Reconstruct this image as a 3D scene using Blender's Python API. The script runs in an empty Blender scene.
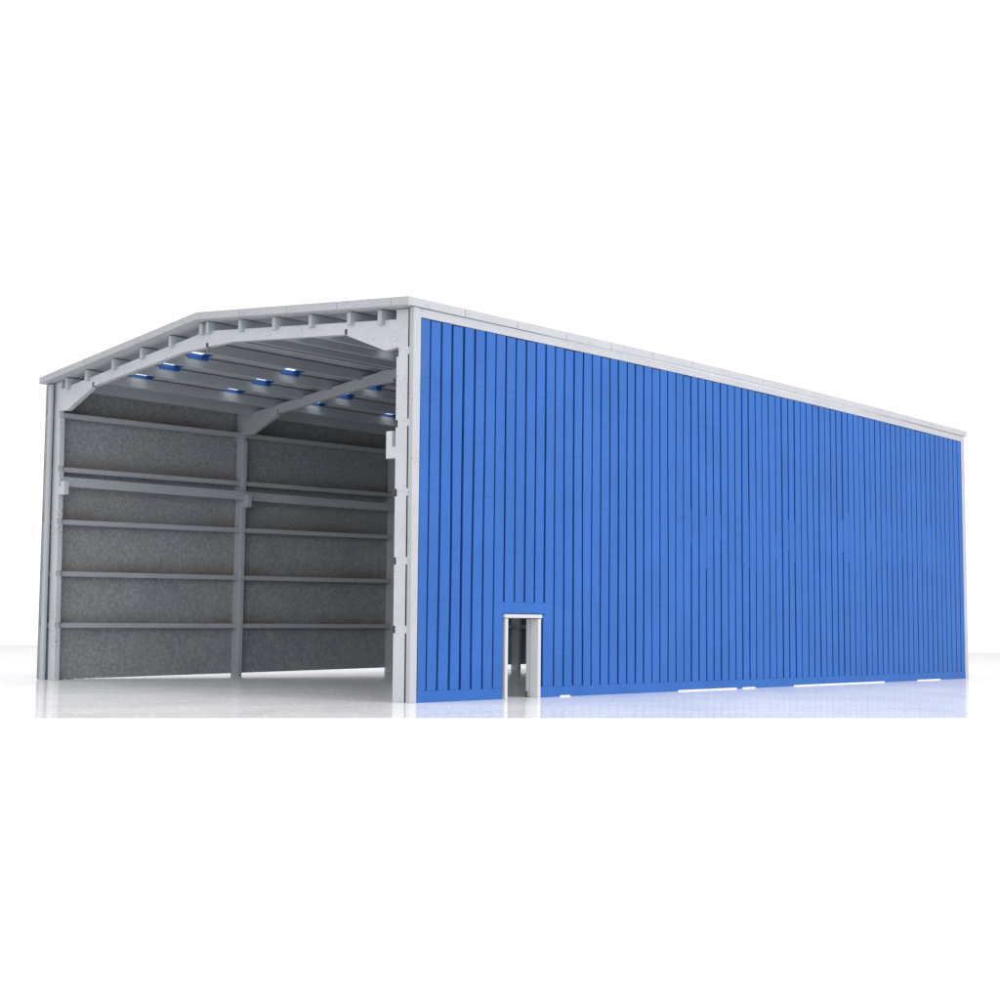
import bpy, bmesh, math, random
from mathutils import Vector, Matrix
random.seed(7)
S = 0.01                      # everything below is written in centimetres; S turns it into metres
sc = bpy.context.scene
C = sc.collection

# ------------------------------------------------------------------ camera
F_PX = 1410.82
CAM = Vector((27.514, -25.911, 2.0334))
YAW, PITCH, ROLL = -0.752135, 0.0899858, 0.0098664
fwd = Vector((math.sin(YAW)*math.cos(PITCH), math.cos(YAW)*math.cos(PITCH), math.sin(PITCH)))
r0 = Vector((math.cos(YAW), -math.sin(YAW), 0)); u0 = r0.cross(fwd)
rt = math.cos(ROLL)*r0 + math.sin(ROLL)*u0; up = rt.cross(fwd)
cam_d = bpy.data.cameras.new('camera'); cam = bpy.data.objects.new('camera', cam_d); C.objects.link(cam)
M = Matrix((rt, up, -fwd)).transposed().to_4x4(); M.translation = CAM*S
cam.matrix_world = M
cam_d.sensor_width = 36; cam_d.lens = 36*F_PX/1000
cam_d.clip_start = 0.01; cam_d.clip_end = 50
sc.camera = cam

# ------------------------------------------------------------------ world, lamps, exposure
w = bpy.data.worlds.new('World'); sc.world = w; w.use_nodes = True
bg = w.node_tree.nodes['Background']
bg.inputs[0].default_value = (1.0, 1.0, 1.0, 1); bg.inputs[1].default_value = 1.03
def area(name, loc, target, size, power, col):
    d = bpy.data.lights.new(name, 'AREA'); d.shape = 'SQUARE'; d.size = size*S; d.energy = power; d.color = col
    o = bpy.data.objects.new(name, d); C.objects.link(o); o.location = Vector(loc)*S
    o.rotation_euler = (Vector(target)-Vector(loc)).to_track_quat('-Z', 'Y').to_euler()
    return o
area('softbox', (46, 18, 24), (0, 21, 5), 28, 1.6, (1.0, 0.99, 0.98))
area('front_fill', (15, -25, 15), (0, 0, 6), 12, 0.22, (1.0, 0.99, 0.98))  # unseen lamp added to brighten the near front column
area('overhead_fill', (-2, 2, 62), (-8, 12, 0), 50, 2.5, (1.0, 1.0, 1.0))  # unseen lamp added to light the purlins through the roof openings
sc.view_settings.view_transform = 'Standard'; sc.view_settings.look = 'None'
sc.view_settings.exposure = 0; sc.view_settings.gamma = 1; sc.view_settings.use_curve_mapping = False
sc.render.resolution_x = sc.render.resolution_y = 1024
sc.render.engine = 'CYCLES'
sc.cycles.max_bounces = 10; sc.cycles.diffuse_bounces = 6

# ------------------------------------------------------------------ materials
def nmat(name):
    m = bpy.data.materials.new(name); m.use_nodes = True
    nt = m.node_tree; b = nt.nodes['Principled BSDF']
    return m, nt, b
def noise(nt, scale, detail=3, vec=None, rough=.55):
    n = nt.nodes.new('ShaderNodeTexNoise'); n.inputs['Scale'].default_value = scale
    n.inputs['Detail'].default_value = detail; n.inputs['Roughness'].default_value = rough
    if vec: nt.links.new(vec, n.inputs['Vector'])
    return n
def ramp(nt, src, stops):
    r = nt.nodes.new('ShaderNodeValToRGB'); nt.links.new(src, r.inputs[0])
    e = r.color_ramp.elements
    e[0].position, e[0].color = stops[0][0], (*stops[0][1], 1)
    e[1].position, e[1].color = stops[-1][0], (*stops[-1][1], 1)
    for p, c in stops[1:-1]:
        k = e.new(p); k.color = (*c, 1)
    return r
def mix(nt, fac, a, b):
    m = nt.nodes.new('ShaderNodeMix'); m.data_type = 'RGBA'
    for i, v in ((0, fac), (6, a), (7, b)):
        if isinstance(v, (tuple, list)): m.inputs[i].default_value = (*v, 1)
        elif isinstance(v, (int, float)): m.inputs[i].default_value = v
        else: nt.links.new(v, m.inputs[i])
    return m.outputs[2]
def g(v): return (v, v, v)
def paint(name, col, speck=0.0, rough=.55, var=.08, bump=.25, stains=None, mottle=None, spec=.35):
    m, nt, b = nmat(name)
    tc = nt.nodes.new('ShaderNodeTexCoord').outputs['Object']
    n1 = noise(nt, 60, 5, tc)
    lo = tuple(c*(1-var) for c in col); hi = tuple(min(1, c*(1+var)) for c in col)
    out = ramp(nt, n1.outputs[0], [(.3, lo), (.7, hi)]).outputs[0]
    if mottle:
        n2 = noise(nt, 38, 4, tc, .6)
        f = ramp(nt, n2.outputs[0], [(.42, g(0)), (.68, g(1))]).outputs[0]
        out = mix(nt, f, out, mottle)
        n7 = noise(nt, 750, 3, tc, .8); f7 = ramp(nt, n7.outputs[0], [(.3, g(.62)), (.7, g(1.08))]).outputs[0]
        mm = nt.nodes.new('ShaderNodeMix'); mm.data_type = 'RGBA'; mm.blend_type = 'MULTIPLY'; mm.inputs[0].default_value = 1
        nt.links.new(out, mm.inputs[6]); nt.links.new(f7, mm.inputs[7]); out = mm.outputs[2]
        n5 = noise(nt, 1500, 1, tc)
        f = ramp(nt, n5.outputs[0], [(.62, g(0)), (.72, g(.28))]).outputs[0]
        out = mix(nt, f, out, tuple(min(1, c*1.6) for c in col))
    if stains:
        sep = nt.nodes.new('ShaderNodeSeparateXYZ'); nt.links.new(tc, sep.inputs[0])
        n3 = noise(nt, 30, 3, tc)
        f3 = ramp(nt, n3.outputs[0], [(.36, g(.2)), (.60, g(1))]).outputs[0]
        for za, zb in stains:        # brown laser scorch just above each girt, following its slope
            t = nt.nodes.new('ShaderNodeMath'); t.operation = 'MULTIPLY_ADD'
            nt.links.new(sep.outputs[1], t.inputs[0]); t.inputs[1].default_value = -(zb-za)/16; t.inputs[2].default_value = -za*S
            a = nt.nodes.new('ShaderNodeMath'); a.operation = 'ADD'
            nt.links.new(sep.outputs[2], a.inputs[0]); nt.links.new(t.outputs[0], a.inputs[1])
            c = nt.nodes.new('ShaderNodeMapRange'); nt.links.new(a.outputs[0], c.inputs[0])
            c.inputs[1].default_value = 0.0; c.inputs[2].default_value = .95*S
            c.inputs[3].default_value = 1; c.inputs[4].default_value = 0
            sq = nt.nodes.new('ShaderNodeMath'); sq.operation = 'POWER'; nt.links.new(c.outputs[0], sq.inputs[0]); sq.inputs[1].default_value = 1.8
            lt = nt.nodes.new('ShaderNodeMath'); lt.operation = 'GREATER_THAN'
            nt.links.new(a.outputs[0], lt.inputs[0]); lt.inputs[1].default_value = 0.0
            mu = nt.nodes.new('ShaderNodeMath'); mu.operation = 'MULTIPLY'
            nt.links.new(sq.outputs[0], mu.inputs[0]); nt.links.new(f3, mu.inputs[1])
            mu2 = nt.nodes.new('ShaderNodeMath'); mu2.operation = 'MULTIPLY'
            nt.links.new(mu.outputs[0], mu2.inputs[0]); nt.links.new(lt.outputs[0], mu2.inputs[1])
            out = mix(nt, mu2.outputs[0], out, (.19, .135, .095))
    if speck:
        n4 = noise(nt, 1500, 2, tc)
        n6 = noise(nt, 130, 3, tc)
        lo4 = ramp(nt, n4.outputs[0], [(.62-speck*.1, g(0)), (.70-speck*.1, g(1))]).outputs[0]
        hi6 = ramp(nt, n6.outputs[0], [(.48, g(0)), (.66, g(1))]).outputs[0]
        out = mix(nt, mix(nt, lo4, (0, 0, 0), hi6), out, tuple(c*.5 for c in col))
    nt.links.new(out, b.inputs['Base Color'])
    b.inputs['Roughness'].default_value = rough
    b.inputs['Specular IOR Level'].default_value = spec
    bn = noise(nt, 700, 4, tc)
    bp = nt.nodes.new('ShaderNodeBump'); bp.inputs['Strength'].default_value = bump
    bp.inputs['Distance'].default_value = .0004
    nt.links.new(bn.outputs[0], bp.inputs['Height']); nt.links.new(bp.outputs[0], b.inputs['Normal'])
    return m
GIRT_Z = [(9.57, 9.80), (7.58, 7.86), (5.67, 5.98), (3.80, 4.02), (1.945, 2.03)]   # front end, and 16 cm further back
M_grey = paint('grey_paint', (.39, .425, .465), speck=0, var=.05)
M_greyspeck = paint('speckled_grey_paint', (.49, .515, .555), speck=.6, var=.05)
M_trim = paint('pale_trim_paint', (.385, .395, .42), speck=.2, var=.04)
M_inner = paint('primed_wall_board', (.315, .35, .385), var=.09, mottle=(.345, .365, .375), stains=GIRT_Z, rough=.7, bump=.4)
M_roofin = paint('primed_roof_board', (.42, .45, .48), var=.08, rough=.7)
M_blue = paint('blue_paint', (.0215, .104, .365), var=.07, spec=.2, rough=.5, bump=.6)
M_white = paint('white_door_paint', (.47, .49, .50), var=.03)
M_groove = paint('groove_shade_blue', (.002, .014, .11), var=.2)  # dark navy standing in for the shade at the bottom of the grooves
M_flank = paint('flank_shade_blue', (.016, .088, .33), var=.15)  # darker blue that paints shade onto the plank sides
M_edge = paint('cut_board_edge', (.20, .215, .24), var=.12)
M_gapw = paint('gap_light_white', (.9, .9, .9), var=.02)  # white for the strips that stand for light under the wall
M_dark = paint('gap_shade_and_catch', (.05, .04, .035), var=.2)  # painted shade for the frame gap and holes; also the dark catch

m, nt, b = nmat('gloss_white_board'); M_board = m
tc = nt.nodes.new('ShaderNodeTexCoord').outputs['Object']
out = nt.nodes['Material Output']
b.inputs['Base Color'].default_value = (.71, .71, .72, 1); b.inputs['Roughness'].default_value = .9
b.inputs['Specular IOR Level'].default_value = 0
gl = nt.nodes.new('ShaderNodeBsdfGlossy'); gl.inputs['Color'].default_value = (.97, .97, .98, 1)
rn = noise(nt, 35, 4, tc)
rr = nt.nodes.new('ShaderNodeMapRange'); nt.links.new(rn.outputs[0], rr.inputs[0])
rr.inputs[1].default_value = .3; rr.inputs[2].default_value = .7; rr.inputs[3].default_value = .03; rr.inputs[4].default_value = .12
nt.links.new(rr.outputs[0], gl.inputs['Roughness'])
bn = noise(nt, 260, 5, tc); bp = nt.nodes.new('ShaderNodeBump'); bp.inputs['Strength'].default_value = .06; bp.inputs['Distance'].default_value = .0006
nt.links.new(bn.outputs[0], bp.inputs['Height']); nt.links.new(bp.outputs[0], gl.inputs['Normal'])
# dull scuffs and dust: where the board is scratched it mirrors less
sn = noise(nt, 560, 2, tc); sf = ramp(nt, sn.outputs[0], [(.64, g(0)), (.69, g(1))]).outputs[0]
sn2 = noise(nt, 18, 4, tc, .7); sf2 = ramp(nt, sn2.outputs[0], [(.35, g(.44)), (.65, g(.56))]).outputs[0]
fac = mix(nt, sf, sf2, (.12, .12, .12))
ms = nt.nodes.new('ShaderNodeMixShader'); nt.links.new(fac, ms.inputs[0])
nt.links.new(b.outputs[0], ms.inputs[1]); nt.links.new(gl.outputs[0], ms.inputs[2]); nt.links.new(ms.outputs[0], out.inputs[0])

m, nt, b = nmat('white_backdrop_paper'); M_paper = m
tc = nt.nodes.new('ShaderNodeTexCoord').outputs['Object']
n = noise(nt, 3, 3, tc)
nt.links.new(ramp(nt, n.outputs[0], [(.3, (.975, .97, .975)), (.7, (.985, .985, .985))]).outputs[0], b.inputs['Base Color'])
b.inputs['Roughness'].default_value = .95; b.inputs['Specular IOR Level'].default_value = 0

# ------------------------------------------------------------------ mesh helpers
def box(bm, x0, x1, y0, y1, z0, z1, mi=0):
    vs = [bm.verts.new((x*S, y*S, z*S)) for x in (x0, x1) for y in (y0, y1) for z in (z0, z1)]
    for f in ((0,1,3,2), (4,6,7,5), (0,4,5,1), (2,3,7,6), (0,2,6,4), (1,5,7,3)):
        bm.faces.new([vs[i] for i in f]).material_index = mi
    return vs
def prism_y(bm, pts, y0, y1, mi=0, holes=()):
    """polygon in x,z pushed from y0 to y1"""
    a = [bm.verts.new((x*S, y0*S, z*S)) for x, z in pts]; c = [bm.verts.new((x*S, y1*S, z*S)) for x, z in pts]
    n = len(pts)
    f1 = bm.faces.new(a); f2 = bm.faces.new(c[::-1])
    for i in range(n): bm.faces.new((a[i], c[i], c[(i+1) % n], a[(i+1) % n])).material_index = mi
    f1.material_index = f2.material_index = mi
def hexa(bm, P, mi=0):
    """eight corners in the order of box()"""
    vs = [bm.verts.new(Vector(p)*S) for p in P]
    for f in ((0,1,3,2), (4,6,7,5), (0,4,5,1), (2,3,7,6), (0,2,6,4), (1,5,7,3)):
        bm.faces.new([vs[i] for i in f]).material_index = mi
ROOT = Vector((-9.75, 16.9, 0))
root = None
def obj(name, bm, mats, parent=None, bevel=0, kind=None, label=None):
    if parent is not None:
        for v in bm.verts:      # the kit is not quite true: the right eave bows up in the middle, the left wall leans out
            x, y, z = v.co/S
            v.co.z += .13*S*math.sin(math.pi*max(0, min(1, y/33.72)))*max(0, min(1, (x+9.85)/9.85))*max(0, z/10.7)
            if name.startswith('wall') and x > -1 and y < 1.0: v.co.y += .07*S*(1-z/10.7)*(1-y)
            if x < -18.95 and name.startswith('wall'): v.co.x -= .14*S*z/10.7
    bmesh.ops.recalc_face_normals(bm, faces=bm.faces)
    me = bpy.data.meshes.new(name); bm.to_mesh(me); bm.free()
    o = bpy.data.objects.new(name, me); C.objects.link(o)
    for m in (mats if isinstance(mats, (list, tuple)) else [mats]): me.materials.append(m)
    if parent is not None:
        o.parent = parent
        if parent is root: o.location = -ROOT*S
    if bevel:
        md = o.modifiers.new('bevel', 'BEVEL'); md.width = bevel*S; md.segments = 2; md.limit_method = 'ANGLE'; md.angle_limit = math.radians(40)
    if kind: o['kind'] = kind
    if label: o['label'] = label
    return o

# ------------------------------------------------------------------ the setting: gloss board and paper sweep
Rg = Vector((rt.x, rt.y, 0)).normalized(); Fg = Vector((-Rg.y, Rg.x, 0))
def edge_pt(u, v):            # where a picture direction meets the board: used once, to find the board's front edge
    d = fwd*F_PX + rt*(u-500) - up*(v-500); t = -CAM.z/d.z
    return CAM + d*t
ea, eb = edge_pt(-300, 718), edge_pt(1300, 718)
ed = (eb-ea).normalized(); en = Vector((-ed.y, ed.x, 0)); em = (ea+eb)/2
def bp_(s, t, z): q = em + ed*s + en*t; return (q.x, q.y, z)
bm = bmesh.new()
hexa(bm, [bp_(-150, 0, -.35), bp_(-150, 0, 0), bp_(-150, 98, -.35), bp_(-150, 98, 0), bp_(150, 0, -.35), bp_(150, 0, 0), bp_(150, 98, -.35), bp_(150, 98, 0)])
obj('floor', bm, M_board, kind='structure')
bm = bmesh.new()
prof = [(98.0, -.35), (98.2, .5), (98.8, 3), (100, 9), (103, 22), (108, 45), (112, 80), (114, 130)]
vs = [[bm.verts.new(Vector(bp_(s, t+(abs(s)/150)**2*-8+.0, z))*S) for t, z in prof] for s in range(-150, 151, 10)]
for i in range(len(vs)-1):
    for j in range(len(prof)-1): bm.faces.new((vs[i][j], vs[i+1][j], vs[i+1][j+1], vs[i][j+1]))
for f in bm.faces: f.smooth = True
o = obj('backdrop', bm, M_paper, kind='structure')
md = o.modifiers.new('thick', 'SOLIDIFY'); md.thickness = .001

# ------------------------------------------------------------------ the shed
L = 33.72; RX = -9.85            # length, ridge x
XL = -19.40                      # outer face of the left wall
root = bpy.data.objects.new('model_shed', None); C.objects.link(root); root.location = ROOT*S
root['label'] = 'blue and grey scale model of an open-fronted industrial shed standing on glossy white board'
root['category'] = 'model building'
SLOPE = .1015
def under(x): return 11.71 - SLOPE*abs(x-RX)       # underside of the roof
FT = .30                                           # the frames' top edge lies this far below
PUR = [.185, 1.89, 3.62, 5.33, 7.08, 8.39]            # purlins, distance from the ridge
PW = .17
def frame_pts(front):
    """outline of one half of a portal frame, from the ridge outwards and back; d = distance from ridge"""
    def half():
        o = []
        top = lambda d: 11.71-SLOPE*d-FT
        for p in PUR:
            a, c = p-PW/2, p+PW/2
            n_ = .085 if p < 8 else .12; o += [(a, top(a)), (a, top(a)-n_), (c, top(c)-n_), (c, top(c))]
        o += [(8.93, top(8.93)), (8.93, 11.71-SLOPE*8.93-.02), (9.43, 11.71-SLOPE*9.43-.02)]
        for gz, _ in GIRT_Z:                       # tabs bridging to the wall
            o += [(9.43, gz+.1), (9.56, gz+.1), (9.56, gz-.1), (9.43, gz-.1)]
        o += [(9.43, 0.0), (8.96, 0.0)]
        inn = []                                   # bites in the inner edge where the girts pass
        bt = 9.04 if front else 8.985
        for gz, _ in reversed(GIRT_Z[1:]):
            inn += [(8.96, gz-.1), (bt, gz-.1), (bt, gz+.1), (8.96, gz+.1)]
        zo = 0 if front else .1
        br = [(8.96, 6.64+zo), (8.58, 6.64+zo), (8.58, 'P'), (8.82, 'P'), (8.82, 6.95+zo), (8.96, 6.95+zo)]
        i = [k for k, q in enumerate(inn) if q[1] > 6][0]
        inn[i:i] = br
        o += inn
        o += [(8.96, 9.45), (9.04, 9.45), (9.04, 9.71), (8.48, 9.68), (6.88, 10.31), (6.86, 10.36), (6.86, 10.52), (6.73, 10.52), (6.73, 10.37), (1.35, 10.88)]
        return o
    return half()
def portal(y, front=False):
    bm = bmesh.new()
    h = frame_pts(front)
    rp = [(RX+d, 7.40 if z == 'P' else z) for d, z in h]
    lp = [(RX-d, (7.12 if front else 7.24) if z == 'P' else z) for d, z in h]
    # the ridge: small square hole is cut as a slot in the underside
    mid = [(RX-.08, 10.88), (RX-.08, 11.02), (RX+.08, 11.02), (RX+.08, 10.88)]
    pts = rp + mid[::-1] + lp[::-1]
    if front:
        q = []
        for x, z in pts:
            k = max(0, 1-z/9.4)
            q.append((x + (.28*k if x < RX else .06*k), z))
        pts = q
    a = [bm.verts.new((x*S, y*S, z*S)) for x, z in pts]; c = [bm.verts.new((x*S, (y+.2)*S, z*S)) for x, z in pts]
    bm.faces.new(a); bm.faces.new(c[::-1])
    n = len(pts)
    for i in range(n):
        f = bm.faces.new((a[i], c[i], c[(i+1) % n], a[(i+1) % n]))
        j = (i+1) % n            # the outer edge is darkened to stand for shade in the gap
        if front and abs(pts[i][0]-pts[j][0]) < .3 and min(abs(p[0]-RX) for p in (pts[i], pts[j])) > 9.1 and abs(pts[i][1]-pts[j][1]) > .3: f.material_index = 1
    return obj('portal_frame', bm, [M_greyspeck, M_dark] if front else M_grey, root, bevel=.012)  # inner frames get a darker grey, their shade put into the colour
FY = [.2, 8.38, 16.70, 25.0, L-.42]
for i, y in enumerate(FY):
    o = portal(y, i == 0)
    if i == 0:
        for hx, hz in ((RX-6.795, 10.445), (RX, 10.955), (RX+6.795, 10.445)):
            b2 = bmesh.new(); box(b2, hx-.058, hx+.058, y+.03, y+.17, hz-.06, hz+.07)  # dark plug added to stand for the shade inside the hole
            obj('hole_shade', b2, M_dark, o)
    o['label'] = 'front portal frame with notched columns and rafter' if i == 0 else 'inner portal frame shaded inside the shed'

# purlins, lengthwise in the rafter notches
for sgn in (-1, 1):
    for k, d in enumerate(PUR):
        bm = bmesh.new()
        x = RX+sgn*d; zt = under(x)-.03-SLOPE*PW/2
        j = random.uniform(-.02, .02)
        ys = [.08+j]+[L*q/8 for q in range(1, 8)]+[L-.3]; hh = .40 if d > 8 else .36
        for ya, yb in zip(ys[:-1], ys[1:]): box(bm, x-PW/2+.004, x+PW/2-.004, ya, yb, zt-hh, zt)
        bmesh.ops.remove_doubles(bm, verts=bm.verts, dist=1e-6)
        bmesh.ops.delete(bm, geom=[f for f in bm.faces if abs(f.normal.y) > .5 and .01 < f.calc_center_median().y/S < 0], context='FACES_ONLY')
        obj('purlin', bm, M_grey, root)

# girts along both walls
def lerpz(gz, y): return gz[0] + (gz[1]-gz[0])*y/16
for sgn in (-1, 1):
    for gz in GIRT_Z:
        bm = bmesh.new()
        xo = RX+sgn*(9.40 if sgn < 0 else 9.60); xi = RX+sgn*9.06
        x0, x1 = sorted((xo, xi)); n = len(FY)-1
        g2 = gz if sgn < 0 else (gz[0], gz[0])
        for i in range(n):
            ya, yb = FY[i]+.2+.002, FY[i+1]-.002
            if sgn > 0 and gz[0] < 2.3 and i == 0: ya = 5.6       # stops at the doorway
            za, zb = lerpz(g2, ya), lerpz(g2, yb)
            hexa(bm, [(x0, ya, za-.09), (x0, ya, za+.09), (x0, yb, zb-.09), (x0, yb, zb+.09), (x1, ya, za-.09), (x1, ya, za+.09), (x1, yb, zb-.09), (x1, yb, zb+.09)])
        obj('girt', bm, M_grey, root, bevel=.01)
# crane rail resting in the left brackets
bm = bmesh.new()
hexa(bm, [(RX-8.94, .22, 6.96), (RX-8.94, .22, 7.30), (RX-8.94, L-.5, 7.28), (RX-8.94, L-.5, 7.62), (RX-8.84, .22, 6.96), (RX-8.84, .22, 7.30), (RX-8.84, L-.5, 7.28), (RX-8.84, L-.5, 7.62)])
obj('crane_rail', bm, M_grey, root, bevel=.01)

# left wall: board inside, cladding outside; its foot lifts slightly off the ground towards the back
bm = bmesh.new()
def lift(y): return max(0, min(.26, .013*(y-1)))
X0, X1 = XL+.09, XL+.16
for ya, yb in ((0, 8), (8, 17), (17, L)):
    hexa(bm, [(X0, ya, lift(ya)), (X0, ya, 10.70), (X0, yb, lift(yb)), (X0, yb, 10.70), (X1, ya, lift(ya)), (X1, ya, 10.70), (X1, yb, lift(yb)), (X1, yb, 10.70)])
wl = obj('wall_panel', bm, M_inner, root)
bm = bmesh.new()
hexa(bm, [(XL+.165, .0, .0), (XL+.165, .0, 10.69), (XL+.165, .1, .0), (XL+.165, .1, 10.69), (XL+.40, .0, .0), (XL+.39, .0, 10.69), (XL+.40, .1, .0), (XL+.39, .1, 10.69)])
for v in bm.verts: v.co.x -= .14*v.co.z/10.7; v.co.y += .005*S
obj('end_strip', bm, M_grey, wl, bevel=.01)
bm = bmesh.new()
hexa(bm, [(XL, 0.0, 0.02), (XL, .02, 10.68), (XL, .5, .02), (XL, .5, 10.68), (XL+.088, .02, .02), (XL+.088, .02, 10.68), (XL+.088, .5, .02), (XL+.088, .5, 10.68)], 1)
n = 75; P = L/77.1
for k in range(n+1):
    y0 = .5 if k == 0 else (k+1.49)*P-P+.05
    y1 = (k+1.49)*P-.05 if k < n else L-.02
    hexa(bm, [(XL, y0, lift(y0)), (XL, y0, 10.68), (XL, y1, lift(y1)), (XL, y1, 10.68), (XL+.088, y0, lift(y0)), (XL+.088, y0, 10.68), (XL+.088, y1, lift(y1)), (XL+.088, y1, 10.68)], 0)
bpy_o = obj('wall_cladding', bm, [M_blue, M_edge], wl)

# right wall: board (with the doorway) and cladding with cut grooves
DY0, DY1, DZ = 3.64, 5.30, 2.40
bm = bmesh.new()
for (ya, yb, z0, z1) in ((0.35, DY0, .0, 10.70), (DY0, DY1, DZ, 10.70), (DY1, L, .06, 10.70)):
    box(bm, -.20, -.16, ya, yb, z0, z1)
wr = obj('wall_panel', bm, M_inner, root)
bm = bmesh.new()
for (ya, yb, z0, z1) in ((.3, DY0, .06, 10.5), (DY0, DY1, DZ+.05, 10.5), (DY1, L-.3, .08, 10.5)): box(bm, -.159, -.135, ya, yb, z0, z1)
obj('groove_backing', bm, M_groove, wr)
def groove_x(k, z):
    r = random.Random(k*13+5); a, b_, c = r.uniform(-.018, .018), r.uniform(-.02, .02), r.uniform(0, 6.28)
    return (k+1.49)*P + a*math.sin(z*.55+c) + b_*(z/10.4-.5)
GW = .088
def gw(k): return random.Random(k*7+1).uniform(.058, .092)
GZ0, GZ1 = .31, 10.42
ZS = [GZ0, 1.4, 2.75, 4.2, 5.7, 7.2, 8.8, GZ1]
bm = bmesh.new()
def strip(fa, fb, z0, z1, x0=-.13, x1=0.0, mi=0):
    zs = [z0] + [z for z in ZS if z0+.01 < z < z1-.01] + [z1]
    for za, zb in zip(zs[:-1], zs[1:]):
        hexa(bm, [(x0, fa(za), za), (x0, fa(zb), zb), (x0, fb(za), za), (x0, fb(zb), zb), (x1, fa(za), za), (x1, fa(zb), zb), (x1, fb(za), za), (x1, fb(zb), zb)], mi)
        bm.faces.ensure_lookup_table()
        bm.faces[-4].material_index = bm.faces[-3].material_index = 1      # flanks of the cuts: shade painted in as darker blue
BY0, BY1 = .29, L-.30
N = 75
for k in range(N+1):
    fa = (lambda z: BY0+.012*math.sin(z*2.1)) if k == 0 else (lambda z, k=k: groove_x(k-1, z)+gw(k-1)/2)
    fb = (lambda z: BY1) if k == N else (lambda z, k=k: groove_x(k, z)-gw(k)/2)
    z0 = 2.75 if 8 <= k <= 11 else GZ0
    xo = random.Random(k).uniform(-.012, .0)
    strip(fa, fb, z0, GZ1+random.Random(k+99).uniform(-.02, .015), x1=xo)
    if k in (7, 12):           # half-width fillers beside the door are made below
        pass
# plain band round the doorway
gl_, gr_ = groove_x(6, 1)+GW/2, groove_x(12, 1)-GW/2
box(bm, -.13, -.002, groove_x(7, 2)-GW/2-.0, groove_x(11, 2)+GW/2, DZ+.02, 2.748)
box(bm, -.13, -.002, groove_x(11, 1)-GW/2-.001, groove_x(11, 1)+GW/2+.02, GZ0, 2.40)
# bottom band, interrupted by the doorway; the foot of the wall is notched where light comes under it
def gy(px): i = (px-429.288)/(14.937-.0081034*px); return (i+1.49)*P
box(bm, -.13, -.001, BY0-.02, DY0, .0, GZ0-.002)
gaps = [(561, 572), (677.5, 736), (741, 754.5), (792, 883), (915, 939)]
y = DY1
for a, c in gaps:
    ya, yc = gy(a), gy(c)
    b2 = bmesh.new(); box(b2, -.12, -.03, ya-.1, yc+.1, .0, .040); obj('foot_gap_light', b2, M_gapw, wr)  # white strip added in place of light leaking under the wall
    box(bm, -.13, -.001, y, ya, .0, GZ0-.002)
    box(bm, -.13, -.001, ya, yc, .044, GZ0-.002)
    y = yc
box(bm, -.13, -.001, y, BY1, .0, GZ0-.002)
# paint bridging some grooves half way up
rr_ = random.Random(3)
for k in range(28, 75):
    if rr_.random() < (.5 if k < 36 else .88):
        zc, zh = rr_.uniform(4.9, 5.8), rr_.uniform(.35, 1.0)
        yk = groove_x(k, zc)
        box(bm, -.13, -rr_.uniform(.015, .055), yk-GW/2-.012, yk+GW/2+.012, zc-zh, zc+zh)
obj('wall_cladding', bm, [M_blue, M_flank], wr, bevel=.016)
bm = bmesh.new()                                       # grey margins: front, top, back
box(bm, -.17, -.006, 0, BY0-.022, 0, 10.70)
for a in range(12): box(bm, -.13, -.006, a*L/12 if a else BY0-.022, (a+1)*L/12, GZ1+.022, 10.70)
bmesh.ops.remove_doubles(bm, verts=bm.verts, dist=1e-6)
box(bm, -.13, -.006, BY1+.002, L, 0, GZ1+.020)
obj('wall_trim', bm, M_trim, wr, bevel=.012)

# doorway: header, jambs, lining and a small catch
bm = bmesh.new(); box(bm, -.30, .05, DY0+.06, DY1+.02, DZ-.105, DZ-.0)
dr = obj('door_frame', bm, M_white, root, bevel=.012)
for ya, yb in ((DY0+.10, DY0+.22), (DY1-.15, DY1-.02)):
    bm = bmesh.new(); box(bm, -.28, .035, ya, yb, 0.0, DZ-.122); obj('jamb', bm, M_white, dr, bevel=.012)
bm = bmesh.new(); box(bm, -.42, -.285, DY1-.17, DY1-.05, 0.0, DZ-.13); obj('lining', bm, M_grey, dr, bevel=.012)
bm = bmesh.new()
box(bm, -.36, -.30, DY1-.27, DY1-.175, .0, .03); box(bm, -.36, -.30, DY1-.27, DY1-.245, .03, .14); box(bm, -.36, -.30, DY1-.27, DY1-.20, .14, .165)
obj('catch', bm, M_dark, dr, bevel=.006)

# back wall
bm = bmesh.new()
prism_y(bm, [(XL+.2, 0), (-.21, 0), (-.21, 10.66), (RX, 11.6), (XL+.2, 10.66)], L-.18, L-.02)
obj('back_wall', bm, M_inner, root)

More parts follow.
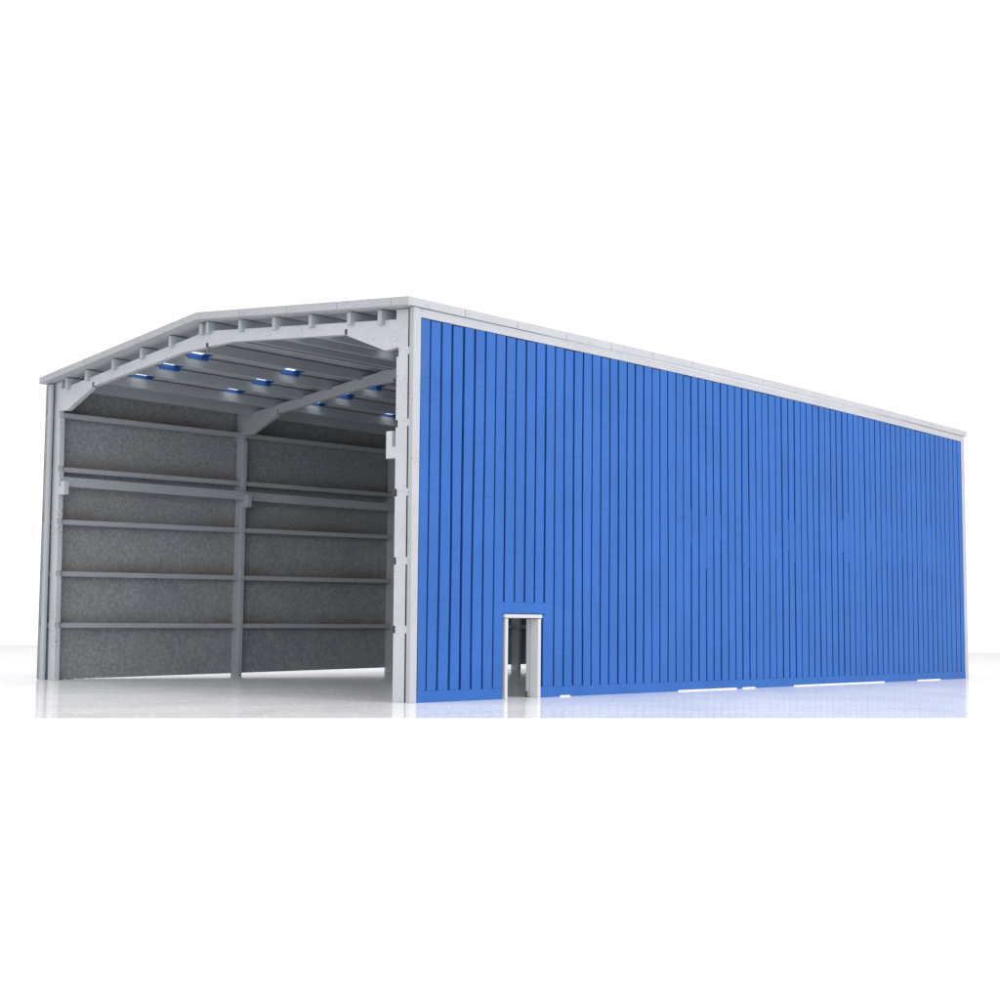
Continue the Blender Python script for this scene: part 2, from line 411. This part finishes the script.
# roof: two panels, each an inner board with openings, a blue cladding above it and pale edge trims
TH = .235; TC = .07
HX = [(2.30, 3.535), (4.10, 5.245), (5.85, 6.995)]
HY = [(c-.43, c+.43) for c in (2.3, 6.37, 10.45, 14.5, 18.6, 22.7, 26.7, 30.8)]
RY0, RY1 = -.2, L+.2
def sheet(bm, sgn, d0, d1, y0, y1, h0, h1, holes=True, edge_mi=0, cover=0):
    """sloping sheet between distances d0..d1 from the ridge, offset h0..h1 above the roof underside"""
    HYc = [(a, c-.26) if cover else (a, c) for a, c in HY]
    xs = sorted({d0, d1} | ({v for p in HX for v in p} if holes else set()))
    ys = sorted({y0, y1} | ({v for p in HYc for v in p} if holes else set()))
    xs = [v for v in xs if d0 <= v <= d1]; ys = [v for v in ys if y0 <= v <= y1]
    hole = lambda a, c, e, f: holes and any(p[0] <= (a+c)/2 <= p[1] for p in HX) and any(q[0] <= (e+f)/2 <= q[1] for q in HYc)
    V = {}
    def v(i, j, t):
        if (i, j, t) not in V:
            x = RX+sgn*xs[i]; V[i, j, t] = bm.verts.new((x*S, ys[j]*S, (11.71-SLOPE*xs[i]+(h1 if t else h0))*S))
        return V[i, j, t]
    nx, ny = len(xs)-1, len(ys)-1
    solid = lambda i, j: 0 <= i < nx and 0 <= j < ny and not hole(xs[i], xs[i+1], ys[j], ys[j+1])
    for i in range(nx):
        for j in range(ny):
            if not solid(i, j): continue
            for t in (0, 1): bm.faces.new((v(i, j, t), v(i+1, j, t), v(i+1, j+1, t), v(i, j+1, t)))
            for (di, dj, a, c) in ((-1, 0, (i, j), (i, j+1)), (1, 0, (i+1, j), (i+1, j+1)), (0, -1, (i, j), (i+1, j)), (0, 1, (i, j+1), (i+1, j+1))):
                if not solid(i+di, j+dj):
                    f = bm.faces.new((v(*a, 0), v(*c, 0), v(*c, 1), v(*a, 1)))
                    if 0 <= i+di < nx and 0 <= j+dj < ny: f.material_index = edge_mi
for sgn in (-1, 1):
    E = 9.85 if sgn > 0 else 9.72
    bm = bmesh.new(); sheet(bm, sgn, 0.001, E, RY0, RY1, 0, .035, True, 1)
    rp_ = obj('roof_panel', bm, [M_roofin, M_blue], root)
    bm = bmesh.new(); sheet(bm, sgn, .2, E-.3, RY0+.3, RY1-.3, .038, TC, True, 0, .08)
    for px_ in HX:              # blue overspray on the purlin flank under each opening
        for q in HY:
            xx = RX+sgn*px_[1]; zz = 11.71-SLOPE*px_[1]
            xa, xb = sorted((xx-sgn*.02, xx)); box(bm, xa, xb, q[0]+.0, q[1], zz-(.12 if px_[1] < 6 else .04), zz+.03)
    obj('roof_cladding', bm, M_blue, rp_)
    bm = bmesh.new()
    sheet(bm, sgn, 0.001, E, RY0, RY0+.296, .053, TH, False)
    sheet(bm, sgn, 0.001, E, RY1-.296, RY1, .053, TH, False)
    sheet(bm, sgn, E-.296, E, RY0+.298, RY1-.298, .053, TH, False)
    sheet(bm, sgn, 0.001, .196, RY0+.298, RY1-.298, .053, TH, False)
    obj('roof_edge', bm, M_greyspeck, rp_)
    # faces of the edge: one strip over both layers, with joints every few centimetres
    bm = bmesh.new()
    step = 2.19; y = RY0-.012
    ye = RY1
    while y < ye-.05:
        y2 = min(y+step-.018, ye)
        x = RX+sgn*E
        xa, xb = sorted((x, x+sgn*.03))
        box(bm, xa, xb, y, y2, under(x)-.005, under(x)+TH-.002)
        y = y2+.018
    obj('eaves_strip', bm, M_trim, rp_, bevel=.006)
    bm = bmesh.new(); d = .0; E2 = E+.03
    while d < E2-.05:
        d2 = min(d+(2.3 if sgn > 0 else 3.3)-.016, E2)
        xa, xb = RX+sgn*d, RX+sgn*d2
        za, zb = 11.71-SLOPE*d, 11.71-SLOPE*d2
        hexa(bm, [(xa, RY0-.04, za-.005), (xa, RY0-.04, za+TH-.003), (xa, RY0-.013, za-.005), (xa, RY0-.013, za+TH-.003),
                  (xb, RY0-.04, zb-.005), (xb, RY0-.04, zb+TH-.003), (xb, RY0-.013, zb-.005), (xb, RY0-.013, zb+TH-.003)])
        d = d2+.016
    obj('gable_strip', bm, M_trim, rp_, bevel=.006)
